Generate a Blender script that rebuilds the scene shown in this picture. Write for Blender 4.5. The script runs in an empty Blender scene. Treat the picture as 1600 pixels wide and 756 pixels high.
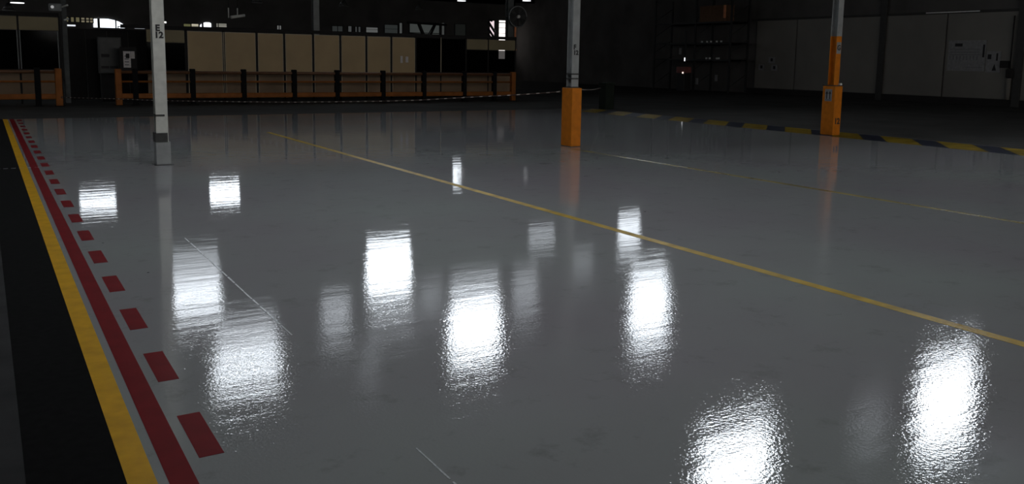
import bpy, bmesh, math, random
from mathutils import Vector, Matrix
random.seed(7)
scene = bpy.context.scene
COL = scene.collection
PI = math.pi

# ------------------------------------------------------------------ camera, world, exposure
cam_data = bpy.data.cameras.new('camera')
cam_data.sensor_width = 36.0
cam_data.lens = 36.0 * 1357.3 / 1600.0
cam_data.shift_y = -(378.0 - 282.3) / 1600.0
cam_data.clip_end = 300.0
cam = bpy.data.objects.new('camera', cam_data)
COL.objects.link(cam)
YAW, PITCH, ROLL = 0.5475, 0.138, 0.0165
fw = Vector((math.sin(YAW) * math.cos(PITCH), math.cos(YAW) * math.cos(PITCH), -math.sin(PITCH)))
rt = Vector((math.cos(YAW), -math.sin(YAW), 0.0))
up = rt.cross(fw)
rt2 = rt * math.cos(ROLL) + up * math.sin(ROLL)
up2 = -rt * math.sin(ROLL) + up * math.cos(ROLL)
rot = Matrix((rt2, up2, -fw)).transposed().to_4x4()
cam.matrix_world = Matrix.Translation((0, 0, 1.7)) @ rot
scene.camera = cam

world = bpy.data.worlds.new('world')
scene.world = world
world.use_nodes = True
wbg = world.node_tree.nodes['Background']
wbg.inputs[0].default_value = (0.55, 0.65, 0.8, 1)
wbg.inputs[1].default_value = 0.5

vs = scene.view_settings
vs.view_transform = 'Standard'
vs.look = 'None'
vs.use_curve_mapping = False
vs.exposure = 0.0
vs.gamma = 1.0
scene.cycles.use_denoising = True
scene.cycles.max_bounces = 6
scene.cycles.sample_clamp_indirect = 3.0

L_ROOF = 14.0      # daylight radiance of clear roof glazing
L_FRONT_FILL = 5.8      # unseen fill windows added behind the viewer
L_SIDE_FILL = 5.0      # unseen fill windows added in the left wall
L_OVERHEAD_FILL = 6.4        # unseen fill panes added overhead

# ------------------------------------------------------------------ materials
MATS = {}
def mat(name, color, rough=0.6, metal=0.0, emit=None, strength=0.0, var=0.12, scale=6.0, bump=0.0, spec=0.5):
    if name in MATS:
        return MATS[name]
    m = bpy.data.materials.new(name)
    m.use_nodes = True
    nt = m.node_tree
    b = nt.nodes['Principled BSDF']
    b.inputs['Roughness'].default_value = rough
    b.inputs['Metallic'].default_value = metal
    b.inputs['Specular IOR Level'].default_value = spec
    tc = nt.nodes.new('ShaderNodeTexCoord')
    nz = nt.nodes.new('ShaderNodeTexNoise')
    nz.inputs['Scale'].default_value = scale
    nz.inputs['Detail'].default_value = 5
    nt.links.new(tc.outputs['Object'], nz.inputs['Vector'])
    cr = nt.nodes.new('ShaderNodeValToRGB')
    cr.color_ramp.elements[0].position = 0.3
    cr.color_ramp.elements[1].position = 0.7
    cr.color_ramp.elements[0].color = tuple(c * (1 - var) for c in color) + (1,)
    cr.color_ramp.elements[1].color = tuple(min(1, c * (1 + var)) for c in color) + (1,)
    nt.links.new(nz.outputs['Fac'], cr.inputs['Fac'])
    nt.links.new(cr.outputs['Color'], b.inputs['Base Color'])
    if bump:
        bp = nt.nodes.new('ShaderNodeBump')
        bp.inputs['Strength'].default_value = bump
        bp.inputs['Distance'].default_value = 0.01
        nt.links.new(nz.outputs['Fac'], bp.inputs['Height'])
        nt.links.new(bp.outputs['Normal'], b.inputs['Normal'])
    if emit:
        b.inputs['Emission Color'].default_value = tuple(emit) + (1,)
        b.inputs['Emission Strength'].default_value = strength
    MATS[name] = m
    return m

def glow(name, color, strength):
    if name in MATS:
        return MATS[name]
    m = bpy.data.materials.new(name)
    m.use_nodes = True
    nt = m.node_tree
    nt.nodes.clear()
    e = nt.nodes.new('ShaderNodeEmission')
    e.inputs[0].default_value = tuple(color) + (1,)
    e.inputs[1].default_value = strength
    o = nt.nodes.new('ShaderNodeOutputMaterial')
    nt.links.new(e.outputs[0], o.inputs[0])
    MATS[name] = m
    return m

def dark_glass(name, tint):
    m = bpy.data.materials.new(name)
    m.use_nodes = True
    nt = m.node_tree
    nt.nodes.clear()
    t = nt.nodes.new('ShaderNodeBsdfTransparent'); t.inputs[0].default_value = tuple(tint) + (1,)
    g = nt.nodes.new('ShaderNodeBsdfGlossy'); g.inputs['Roughness'].default_value = 0.08
    f = nt.nodes.new('ShaderNodeFresnel'); f.inputs[0].default_value = 1.12
    mx = nt.nodes.new('ShaderNodeMixShader')
    o = nt.nodes.new('ShaderNodeOutputMaterial')
    nt.links.new(f.outputs[0], mx.inputs[0]); nt.links.new(t.outputs[0], mx.inputs[1]); nt.links.new(g.outputs[0], mx.inputs[2])
    nt.links.new(mx.outputs[0], o.inputs[0])
    return m

def floor_like(name, color, dirt=0.25, rough=0.13, spec=0.5, grain=0.05, wave=0.035, under=0.3, top=0.75):
    """glossy floor coat: faint dirt, brushed waviness and a fine orange-peel grain"""
    m = bpy.data.materials.new(name)
    m.use_nodes = True
    nt = m.node_tree
    N = nt.nodes.new
    b = nt.nodes['Principled BSDF']
    b.inputs['Specular IOR Level'].default_value = spec
    tc = N('ShaderNodeTexCoord')
    # broad cloudy tone
    n1 = N('ShaderNodeTexNoise'); n1.inputs['Scale'].default_value = 0.35; n1.inputs['Detail'].default_value = 4
    # scuffs
    n2 = N('ShaderNodeTexNoise'); n2.inputs['Scale'].default_value = 3.2; n2.inputs['Detail'].default_value = 9; n2.inputs['Roughness'].default_value = 0.72
    # specks
    n3 = N('ShaderNodeTexVoronoi'); n3.inputs['Scale'].default_value = 1.3
    for n in (n1, n2, n3):
        nt.links.new(tc.outputs['Object'], n.inputs['Vector'])
    r1 = N('ShaderNodeValToRGB')
    r1.color_ramp.elements[0].position = 0.3; r1.color_ramp.elements[1].position = 0.7
    r1.color_ramp.elements[0].color = (color[0]*0.95, color[1]*0.88, color[2]*0.93, 1)
    r1.color_ramp.elements[1].color = (color[0]*1.04, color[1]*1.10, color[2]*1.06, 1)
    nt.links.new(n1.outputs['Fac'], r1.inputs['Fac'])
    r2 = N('ShaderNodeValToRGB')
    r2.color_ramp.elements[0].position = 0.56; r2.color_ramp.elements[1].position = 0.74
    r2.color_ramp.elements[0].color = (0, 0, 0, 1); r2.color_ramp.elements[1].color = (dirt,) * 3 + (1,)
    nt.links.new(n2.outputs['Fac'], r2.inputs['Fac'])
    mx = N('ShaderNodeMixRGB'); mx.blend_type = 'MIX'
    mx.inputs['Color2'].default_value = (color[0]*0.35, color[1]*0.33, color[2]*0.3, 1)
    nt.links.new(r2.outputs['Color'], mx.inputs['Fac']); nt.links.new(r1.outputs['Color'], mx.inputs['Color1'])
    r3 = N('ShaderNodeValToRGB')
    r3.color_ramp.elements[0].position = 0.012; r3.color_ramp.elements[1].position = 0.02
    r3.color_ramp.elements[0].color = (1, 1, 1, 1); r3.color_ramp.elements[1].color = (0, 0, 0, 1)
    nt.links.new(n3.outputs['Distance'], r3.inputs['Fac'])
    mx2 = N('ShaderNodeMixRGB'); mx2.inputs['Color2'].default_value = (0.03, 0.03, 0.03, 1)
    nt.links.new(r3.outputs['Color'], mx2.inputs['Fac']); nt.links.new(mx.outputs['Color'], mx2.inputs['Color1'])
    nt.links.new(mx2.outputs['Color'], b.inputs['Base Color'])
    # roughness
    mr = N('ShaderNodeMapRange')
    mr.inputs['From Min'].default_value = 0.3; mr.inputs['From Max'].default_value = 0.75
    mr.inputs['To Min'].default_value = rough * 0.85; mr.inputs['To Max'].default_value = rough * 1.25
    nt.links.new(n2.outputs['Fac'], mr.inputs['Value']); nt.links.new(mr.outputs['Result'], b.inputs['Coat Roughness'])
    b.inputs['Roughness'].default_value = under; b.inputs['Coat Weight'].default_value = top
    # bump: trowel waves lying across the hall, then fine grain
    mp = N('ShaderNodeMapping'); mp.inputs['Scale'].default_value = (0.8, 4.0, 1.0); mp.inputs['Rotation'].default_value = (0, 0, -0.12)
    nt.links.new(tc.outputs['Object'], mp.inputs['Vector'])
    n4 = N('ShaderNodeTexNoise'); n4.inputs['Scale'].default_value = 1.6; n4.inputs['Detail'].default_value = 3
    nt.links.new(mp.outputs['Vector'], n4.inputs['Vector'])
    n5 = N('ShaderNodeTexNoise'); n5.inputs['Scale'].default_value = 60.0; n5.inputs['Detail'].default_value = 2
    nt.links.new(tc.outputs['Object'], n5.inputs['Vector'])
    b1 = N('ShaderNodeBump'); b1.inputs['Strength'].default_value = 1.0; b1.inputs['Distance'].default_value = wave
    nt.links.new(n4.outputs['Fac'], b1.inputs['Height'])
    # the coat was rolled more coarsely towards the near end of the hall
    sx = N('ShaderNodeSeparateXYZ'); nt.links.new(N('ShaderNodeNewGeometry').outputs['Position'], sx.inputs[0])
    my = N('ShaderNodeMapRange'); my.interpolation_type = 'SMOOTHSTEP'
    my.inputs['From Min'].default_value = 3.5; my.inputs['From Max'].default_value = 8.5
    my.inputs['To Min'].default_value = grain * 0.01; my.inputs['To Max'].default_value = grain * 0.002
    nt.links.new(sx.outputs['Y'], my.inputs['Value'])
    b2 = N('ShaderNodeBump'); b2.inputs['Strength'].default_value = 1.0
    nt.links.new(my.outputs['Result'], b2.inputs['Distance'])
    nt.links.new(n5.outputs['Fac'], b2.inputs['Height']); nt.links.new(b1.outputs['Normal'], b2.inputs['Normal'])
    nt.links.new(b2.outputs['Normal'], b.inputs['Normal']); nt.links.new(b2.outputs['Normal'], b.inputs['Coat Normal'])
    return m

M_epoxy = floor_like('epoxy_grey', (0.258, 0.262, 0.264), rough=0.035, spec=0.03, dirt=0.42, grain=0.062, wave=0.0014, under=0.6, top=0.85)
M_yellow = mat('line_yellow', (0.55, 0.30, 0.010), rough=0.38, var=0.15, scale=8.0, spec=0.12)
M_yellow_mid = mat('line_yellow_mid', (0.40, 0.255, 0.012), rough=0.4, var=0.3, scale=5.0, spec=0.08)
M_yellow_worn = mat('line_yellow_worn', (0.28, 0.22, 0.07), rough=0.25, var=0.45, scale=2.5, spec=0.5)
M_red = mat('line_red', (0.150, 0.007, 0.010), rough=0.5, var=0.12, scale=6.0, spec=0.04)
M_navy = mat('hazard_navy', (0.022, 0.025, 0.042), rough=0.4, var=0.3, scale=3.0, spec=0.06)
M_hyellow = mat('hazard_yellow', (0.24, 0.16, 0.012), rough=0.4, var=0.45, scale=2.5, spec=0.08)
M_conc = mat('dark_concrete', (0.05, 0.048, 0.045), rough=0.9, var=0.25, scale=0.7, bump=0.1, spec=0.12)
M_conc2 = mat('worn_concrete', (0.030, 0.030, 0.031), rough=0.9, var=0.3, scale=3.0, bump=0.2, spec=0.12)
M_black = mat('black_strip', (0.008, 0.008, 0.008), rough=0.95, var=0.2, scale=20, spec=0.03)
M_seam = mat('pale_seam', (0.42, 0.44, 0.46), rough=0.3, var=0.3, scale=40)
M_wall = mat('wall_dark', (0.11, 0.104, 0.10), rough=0.85, var=0.2, scale=0.6, spec=0.1)
M_ceil = mat('ceiling_dark', (0.13, 0.135, 0.14), rough=0.9, var=0.2, scale=0.5, spec=0.1)
M_wpanel = mat('wall_panel_grey', (0.20, 0.185, 0.165), rough=0.6, var=0.12, scale=0.5)
M_wtrim = mat('wall_trim_dark', (0.04, 0.038, 0.036), rough=0.7)
M_steel = mat('steel_paint_grey', (0.48, 0.48, 0.44), rough=0.5, var=0.12, scale=9.0, bump=0.05)
M_steel_dim = mat('steel_grey_dim', (0.25, 0.26, 0.26), rough=0.55, var=0.15, scale=5.0)
M_steel_dark = mat('steel_grey_dark', (0.10, 0.105, 0.105), rough=0.6, var=0.2, scale=5.0, spec=0.2)
M_beige_dim = mat('panel_beige_band', (0.28, 0.225, 0.125), rough=0.6, var=0.12, scale=0.9)
M_darksteel = mat('dark_steel', (0.02, 0.02, 0.021), rough=0.55)
M_stain = mat('dark_stain', (0.03, 0.03, 0.028), rough=0.7, var=0.5, scale=14)
M_orange = mat('guard_orange', (0.56, 0.168, 0.008), rough=0.5, var=0.14, scale=7.0, bump=0.05, spec=0.15)
M_frame_o = mat('rail_orange', (0.31, 0.10, 0.018), rough=0.55, var=0.2, scale=4.0, spec=0.2)
M_rail_d = mat('rail_brown', (0.16, 0.07, 0.03), rough=0.5, var=0.2, scale=4.0)
M_blackpost = mat('rail_post_black', (0.007, 0.007, 0.008), rough=0.7, spec=0.1)
M_beige = mat('panel_beige', (0.47, 0.335, 0.175), rough=0.6, var=0.10, scale=0.9)
M_beige_kick = mat('panel_beige_lower', (0.26, 0.17, 0.10), rough=0.65, var=0.15, scale=1.5)
M_edge = mat('panel_edge', (0.5, 0.42, 0.29), rough=0.5)
M_joint = mat('joint_dark', (0.012, 0.010, 0.010), rough=0.8)
M_paper = mat('paper', (0.68, 0.63, 0.62), rough=0.8, var=0.1, scale=20)
M_paper_w = mat('paper_grey', (0.26, 0.255, 0.26), rough=0.8, var=0.15, scale=8)
M_print = mat('print_dark', (0.02, 0.018, 0.02), rough=0.8)
M_print2 = mat('print_faint', (0.16, 0.155, 0.17), rough=0.8)
M_cab = mat('cabinet_grey', (0.045, 0.045, 0.044), rough=0.5)
M_green = mat('bin_green', (0.018, 0.024, 0.018), rough=0.7, spec=0.1)
M_carton = mat('carton', (0.16, 0.085, 0.045), rough=0.8)
M_red_mach = mat('machine_red', (0.30, 0.10, 0.09), rough=0.5)
M_white = mat('white_plastic', (0.75, 0.74, 0.72), rough=0.4)
M_jar = mat('jar_pale', (0.8, 0.8, 0.8), rough=0.3)
M_glass = dark_glass('tinted_glass', (0.22, 0.22, 0.22))
M_copper = mat('pipe_copper', (0.88, 0.33, 0.15), rough=0.4)
M_rope_w = mat('rope_pale', (0.46, 0.40, 0.36), rough=0.7)
M_rope_k = mat('rope_dark', (0.05, 0.025, 0.02), rough=0.6)
M_curb = mat('window_frame', (0.03, 0.03, 0.03), rough=0.6)

# ------------------------------------------------------------------ mesh helpers
class MB:
    def __init__(self):
        self.bm = bmesh.new()
    def box(self, x0, x1, y0, y1, z0, z1, mi=0, bev=0.0):
        r = bmesh.ops.create_cube(self.bm, size=1.0)
        vs_ = r['verts']
        for v in vs_:
            v.co = Vector(((x0 + x1) / 2 + v.co.x * (x1 - x0), (y0 + y1) / 2 + v.co.y * (y1 - y0), (z0 + z1) / 2 + v.co.z * (z1 - z0)))
        fs = {f for v in vs_ for f in v.link_faces}
        for f in fs:
            f.material_index = mi
        if bev:
            es = list({e for v in vs_ for e in v.link_edges})
            bmesh.ops.bevel(self.bm, geom=es, offset=bev, segments=2, profile=0.5, affect='EDGES')
        return self
    def prism(self, pts, z0, z1, mi=0):
        """vertical prism on an xy outline"""
        lo = [self.bm.verts.new((x, y, z0)) for x, y in pts]
        hi = [self.bm.verts.new((x, y, z1)) for x, y in pts]
        n = len(pts)
        fs = [self.bm.faces.new(list(reversed(lo))), self.bm.faces.new(hi)]
        for i in range(n):
            fs.append(self.bm.faces.new((lo[i], lo[(i + 1) % n], hi[(i + 1) % n], hi[i])))
        for f in fs:
            f.material_index = mi
        return self
    def prism_y(self, pts, y0, y1, mi=0):
        """prism on an xz outline, extruded along y"""
        a = [self.bm.verts.new((x, y0, z)) for x, z in pts]
        b = [self.bm.verts.new((x, y1, z)) for x, z in pts]
        n = len(pts)
        fs = [self.bm.faces.new(a), self.bm.faces.new(list(reversed(b)))]
        for i in range(n):
            fs.append(self.bm.faces.new((a[(i + 1) % n], a[i], b[i], b[(i + 1) % n])))
        for f in fs:
            f.material_index = mi
        return self
    def tube(self, pts, r, seg=8, mi=0, closed=False):
        pts = [Vector(p) for p in pts]
        rings = []
        n = len(pts)
        for i, p in enumerate(pts):
            if closed:
                t = pts[(i + 1) % n] - pts[i - 1]
            else:
                t = pts[min(i + 1, n - 1)] - pts[max(i - 1, 0)]
            t.normalize()
            a = t.cross(Vector((0, 0, 1)))
            if a.length < 1e-3:
                a = t.cross(Vector((1, 0, 0)))
            a.normalize(); b = t.cross(a)
            rr = r[i] if isinstance(r, (list, tuple)) else r
            rings.append([self.bm.verts.new(p + (a * math.cos(2 * PI * k / seg) + b * math.sin(2 * PI * k / seg)) * rr) for k in range(seg)])
        fs = []
        m = n if closed else n - 1
        for i in range(m):
            A, B = rings[i], rings[(i + 1) % n]
            for k in range(seg):
                f = self.bm.faces.new((A[k], A[(k + 1) % seg], B[(k + 1) % seg], B[k]))
                f.material_index = mi(i) if callable(mi) else mi
                f.smooth = True
        if not closed:
            for ring, rev in ((rings[0], False), (rings[-1], True)):
                f = self.bm.faces.new(list(reversed(ring)) if rev else ring)
                f.material_index = mi(0) if callable(mi) else mi
        return self
    def build(self, name, mats, parent=None, loc=None):
        bmesh.ops.recalc_face_normals(self.bm, faces=self.bm.faces)
        if parent is not None and parent.type == 'EMPTY':
            bmesh.ops.translate(self.bm, vec=-parent.location, verts=self.bm.verts)
        elif parent is not None and parent.parent is not None and parent.parent.type == 'EMPTY':
            bmesh.ops.translate(self.bm, vec=-parent.parent.location, verts=self.bm.verts)
        me = bpy.data.meshes.new(name)
        self.bm.to_mesh(me)
        self.bm.free()
        for m in (mats if isinstance(mats, (list, tuple)) else [mats]):
            me.materials.append(m)
        o = bpy.data.objects.new(name, me)
        COL.objects.link(o)
        if parent is not None:
            o.parent = parent
        return o

def tag(o, label=None, cat=None, group=None, kind=None):
    if label: o['label'] = label
    if cat: o['category'] = cat
    if group: o['group'] = group
    if kind: o['kind'] = kind
    return o

def thing(name, loc, label, cat, group=None, kind=None):
    o = bpy.data.objects.new(name, None)
    o.empty_display_size = 0.2
    o.location = Vector(loc)
    COL.objects.link(o)
    return tag(o, label, cat, group, kind)

def box(name, m, parent, x0, x1, y0, y1, z0, z1, bev=0.0):
    return MB().box(x0, x1, y0, y1, z0, z1, 0, bev).build(name, m, parent)

def text(name, body, m, parent, pos, size, normal='-Y', extrude=0.002, bold=0.0):
    """lettering as a real mesh on a face that looks along -Y or -X"""
    cu = bpy.data.curves.new(name, 'FONT')
    cu.body = body
    cu.size = size
    cu.align_x = 'CENTER'; cu.align_y = 'CENTER'
    cu.extrude = extrude
    cu.offset = bold
    tmp = bpy.data.objects.new(name, cu)
    COL.objects.link(tmp)
    dg = bpy.context.evaluated_depsgraph_get()
    me = bpy.data.meshes.new_from_object(tmp.evaluated_get(dg))
    COL.objects.unlink(tmp); bpy.data.objects.remove(tmp)
    R_ = Matrix.Rotation(PI / 2, 4, 'X')
    if normal == '-X':
        R_ = Matrix.Rotation(-PI / 2, 4, 'Z') @ R_
    me.transform(R_)
    off = Vector(pos)
    root = parent
    while root is not None and root.type != 'EMPTY':
        root = root.parent
    if root is not None:
        off = off - root.location
    me.transform(Matrix.Translation(off))
    me.materials.clear(); me.materials.append(m)
    o = bpy.data.objects.new(name, me)
    COL.objects.link(o); o.parent = parent
    return o

# ------------------------------------------------------------------ the hall: floor, walls, sawtooth roof
XL, XR, YF, YB = -16.0, 39.0, -10.0, 64.0
floor = tag(box('floor', M_conc, None, XL - 0.3, XR + 0.3, YF - 0.3, YB + 0.3, -0.25, 0.0), 'dark concrete hall floor with grey glossy coated area', 'floor', kind='structure')
coat = box('epoxy_coating', M_epoxy, floor, 0.41, 18.86, YF, 25.5, 0.0, 0.003)
tag(coat, 'glossy light grey epoxy coating reflecting the bright roof windows')
tag(box('concrete_walkway', M_conc2, floor, XL, 0.06, YF, 9.2, 0.0, 0.002), 'worn dark grey concrete left of the black strip')
tag(box('black_strip', M_black, floor, 0.06, 0.405, YF, 25.5, 0.0, 0.003), 'matt black strip beside the yellow line')
tag(box('yellow_line', M_yellow, floor, 0.405, 0.51, YF, 25.5, 0.003, 0.0042), 'yellow edge line along the red line')
tag(box('red_line', M_red, floor, 0.55, 0.652, YF, 25.5, 0.003, 0.0042), 'continuous dark red line')
tag(box('yellow_line', M_yellow_mid, floor, 5.39, 5.49, YF, 19.5, 0.003, 0.0042), 'yellow line crossing the middle of the grey floor')
tag(box('yellow_line', M_yellow_worn, floor, 9.73, 9.83, YF, 13.9, 0.003, 0.0042), 'faint worn yellow line at the right of the grey floor')
first = None
for k in range(-3, 22):
    y0 = 3.665 + k
    if y0 + 0.5 > 25.5:
        break
    if first is None:
        first = box('red_dash', M_red, floor, -0.052, 0.052, -0.25, 0.25, 0.0, 0.0012)
        first.location = (0.752, y0 + 0.25, 0.003)
    else:
        c = first.copy(); COL.objects.link(c); c.location = (0.752, y0 + 0.25, 0.003)
# joint along the hall: glints on its edges painted as pale stretches
for a, b_ in ((2.55, 3.22), (5.1, 8.2)):
    w = MB()
    y = a
    while y < b_:
        l = random.uniform(0.12, 0.3)
        w.box(1.537 + random.uniform(-0.002, 0.002), 1.547 + random.uniform(-0.002, 0.003), y, y + l, 0.003, 0.0045)
        y += l + random.uniform(0.0, 0.05)
    w.build('floor_joint_glint', M_seam, floor)
w = MB()
for i in range(9):
    w.box(-0.2 + i * 0.1, -0.14 + i * 0.1, 14.62, 14.635, 0.003, 0.0048)
w.build('floor_seam', M_seam, floor)
# hazard band: slanting navy and yellow blocks
HZ0, HZ1 = 17.42, 18.80
for i in range(-6, 11):
    y0 = 9.35 + i * 1.48
    if y0 > 22.9:
        break
    s = 1.2
    navy = [(HZ0, y0), (HZ1, y0 + s), (HZ1, y0 + s + 0.62), (HZ0, y0 + 0.62)]
    yel = [(HZ0, y0 + 0.62), (HZ1, y0 + s + 0.62), (HZ1, y0 + s + 1.48), (HZ0, y0 + 1.48)]
    MB().prism(navy, 0.003, 0.0042).build('navy_block', M_navy, floor)
    MB().prism(yel, 0.003, 0.0042).build('yellow_block', M_hyellow, floor)

wall_back = tag(box('wall_back', M_wall, None, XL, XR, YB, YB + 0.3, 0, 11.0), 'far dark end wall of the hall', 'wall', kind='structure')
wall_left = tag(box('wall_left', M_wall, None, XL - 0.3, XL, YF, YB, 0, 11.0), 'dark wall out of view on the left', 'wall', kind='structure')
wall_front = tag(box('wall_front', M_wall, None, XL, XR, YF - 0.3, YF, 0, 11.0), 'dark wall behind the viewer', 'wall', kind='structure')
wall_right = tag(box('wall_right', M_wall, None, XR, XR + 0.3, YF, YB, 0, 11.0), 'dark side wall faced with tall grey panels', 'wall', kind='structure')

ROWS = [2.4, 14.1, 25.8, 37.5, 49.2, 60.9, 63.95]
ZL, ZH = 6.3, 9.6
m = MB()
prev = YF - 0.3
for r in ROWS:
    # slope rising towards the glazed upstand, then the upstand itself
    v = [m.bm.verts.new(p) for p in ((XL, prev, ZL), (XR, prev, ZL), (XR, r, ZH), (XL, r, ZH))]
    m.bm.faces.new(v)
    v = [m.bm.verts.new(p) for p in ((XL, r, ZH), (XR, r, ZH), (XR, r, ZL), (XL, r, ZL))]
    m.bm.faces.new(v)
    prev = r
for f in list(m.bm.faces):
    pass
bmesh.ops.solidify(m.bm, geom=list(m.bm.faces), thickness=0.0)
ceiling = m.build('ceiling', M_ceil)
tag(ceiling, 'dark sawtooth roof with upright glazing', 'ceiling', kind='structure')

# roof windows in the upstands (seen mirrored in the floor): x0, x1, z0, z1, row, share of full daylight
WIN = [
    (4.93, 7.02, 7.47, 9.55, 60.9, 0.450),
    (12.93, 14.90, 7.34, 8.54, 60.9, 0.750),
    (6.12, 8.25, 8.21, 9.08, 37.5, 0.700),
    (6.15, 8.27, 7.36, 8.10, 37.5, 0.300),
    (6.24, 8.19, 6.47, 7.24, 37.5, 0.100),
    (5.41, 7.40, 7.36, 8.05, 25.8, 1.300),
    (5.60, 7.28, 6.30, 7.24, 25.8, 0.250),
    (14.95, 17.15, 7.99, 9.05, 37.5, 1.300),
    (14.96, 17.15, 6.90, 7.90, 37.5, 0.600),
    (15.01, 17.36, 9.26, 9.55, 37.5, 0.280),
    (10.37, 11.99, 6.54, 7.02, 25.8, 0.160),
    (21.24, 23.10, 7.29, 9.02, 25.8, 0.900),
    (21.19, 22.96, 6.51, 7.21, 25.8, 0.600),
    (29.80, 31.32, 6.86, 8.62, 37.5, 0.280),
    (13.32, 15.22, 7.03, 8.41, 25.8, 1.500),
    (13.31, 15.19, 5.90, 6.83, 25.8, 0.220),
    (22.17, 24.77, 7.01, 9.19, 14.1, 1.500),
    (13.78, 16.17, 7.15, 8.94, 14.1, 1.600),
    (8.76, 9.67, 5.90, 7.03, 25.8, 0.140),
    (31.58, 32.33, 6.86, 8.30, 60.9, 0.350),
    (15.80, 16.84, 5.90, 7.40, 25.8, 0.085),
    (26.69, 28.11, 8.80, 9.55, 37.5, 0.080),
    (19.33, 20.72, 7.35, 8.63, 14.1, 0.060),
    (12.15, 12.99, 5.90, 6.76, 25.8, 0.070),
    (23.90, 25.51, 7.14, 7.83, 37.5, 0.120),
    (9.98, 10.65, 7.74, 8.72, 25.8, 0.050),
]
wn = 0
def win_name():
    global wn
    wn += 1
    return 'window_%d' % wn
def upright_window(x0, x1, z0, z1, Y, rad, tint, label, bars=1):
    o = thing(win_name(), ((x0 + x1) / 2, Y, z0), label, 'window', kind='structure')
    f = MB()
    t = 0.06
    f.box(x0 - t, x0, Y - 0.10, Y + 0.0, z0 - t, z1 + t); f.box(x1, x1 + t, Y - 0.10, Y, z0 - t, z1 + t)
    f.box(x0, x1, Y - 0.10, Y, z0 - t, z0); f.box(x0, x1, Y - 0.10, Y, z1, z1 + t)
    for k in range(bars):
        zz = z0 + (z1 - z0) * (k + 1) / (bars + 1)
        f.box(x0, x1, Y - 0.09, Y - 0.05, zz - 0.025, zz + 0.025)
    f.build('window_frame', M_curb, o)
    box('pane', glow('roof_daylight_%.3f' % rad, tint, rad), o, x0, x1, Y - 0.05, Y - 0.02, z0, z1)
    return o
for i, (x0, x1, z0, z1, Y, k) in enumerate(WIN):
    upright_window(x0, x1, z0, z1, Y, k * L_ROOF, (0.86, 0.93, 1.0), 'roof window in the sawtooth upstand, mirrored in the floor, field %s' % 'ABCDEFGHIJKLMNOPQRSTUVWXYZ'[i], 4 if k > 0.2 else 2)
# glowing windows added behind the viewer to light the column fronts
for i, xc in enumerate((6, 11, 16, 21, 26, 31)):
    o = thing(win_name(), (xc, YF, 3.0), 'large fill-light window added behind the viewer, pane field %s' % 'ABCDEFG'[i], 'window', kind='structure')
    f = MB()
    for xx in (-1.9, -0.04, 1.82):
        f.box(xc + xx, xc + xx + 0.08, YF, YF + 0.12, 2.9, 6.1)
    for zz in (2.9, 4.46, 6.02):
        f.box(xc - 1.9, xc + 1.9, YF, YF + 0.11, zz, zz + 0.08)
    f.build('window_frame', M_curb, o)
    box('pane', glow('front_fill_glow', (1.0, 0.97, 0.92), L_FRONT_FILL), o, xc - 1.9, xc + 1.9, YF + 0.02, YF + 0.05, 2.95, 6.05)
# unseen glowing windows added in the left wall to brighten the far hall
for i, yc in enumerate((40, 48, 56)):
    o = thing(win_name(), (XL, yc, 3.5), 'fill-light window added in the left wall, out of view, bay %s' % 'ABC'[i], 'window', kind='structure')
    f = MB()
    for yy in (-1.6, -0.04, 1.52):
        f.box(XL, XL + 0.12, yc + yy, yc + yy + 0.08, 3.4, 5.6)
    for zz in (3.4, 5.52):
        f.box(XL, XL + 0.11, yc - 1.6, yc + 1.6, zz, zz + 0.08)
    f.build('window_frame', M_curb, o)
    box('pane', glow('side_fill_glow', (0.95, 0.97, 1.0), L_SIDE_FILL), o, XL + 0.02, XL + 0.05, yc - 1.6, yc + 1.6, 3.45, 5.55)
# unseen glowing panes added on the roof slopes to brighten the floor
def slope_z(y):
    p = YF - 0.3
    for r in ROWS:
        if y <= r:
            return ZL + (ZH - ZL) * (y - p) / (r - p)
        p = r
    return ZH
for i, (xc, yc) in enumerate(((-2.5, 21.5), (-2.5, 17.8), (0.5, 10.5), (3.5, 10.5), (5.5, 8.0), (3.0, 5.0))):
    z = slope_z(yc); dz = slope_z(yc + 0.5) - slope_z(yc - 0.5)
    o = thing(win_name(), (xc, yc, z - 0.1), 'fill-light pane added overhead, field %s' % 'ABCDEF'[i], 'window', kind='structure')
    def slab(mb, x0, x1, y0, y1, t0, t1):
        vv = []
        for (x, y, t) in ((x0, y0, t0), (x1, y0, t0), (x1, y1, t0), (x0, y1, t0), (x0, y0, t1), (x1, y0, t1), (x1, y1, t1), (x0, y1, t1)):
            vv.append(mb.bm.verts.new((x, y, slope_z(yc) + dz * (y - yc) - t)))
        for q in ((0, 1, 2, 3), (7, 6, 5, 4), (0, 4, 5, 1), (1, 5, 6, 2), (2, 6, 7, 3), (3, 7, 4, 0)):
            mb.bm.faces.new([vv[j] for j in q])
        return mb
    f = MB()
    for (a, b_, c, d) in ((-0.8, -0.72, -1.3, 1.3), (0.72, 0.8, -1.3, 1.3), (-0.72, 0.72, -1.3, -1.22), (-0.72, 0.72, 1.22, 1.3), (-0.72, 0.72, -0.04, 0.04)):
        slab(f, xc + a, xc + b_, yc + c, yc + d, 0.01, 0.12)
    f.build('window_frame', M_curb, o)
    slab(MB(), xc - 0.72, xc + 0.72, yc - 1.22, yc + 1.22, 0.03, 0.07).build('pane', glow('overhead_fill_glow', (0.92, 0.96, 1.0), L_OVERHEAD_FILL), o)

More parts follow.
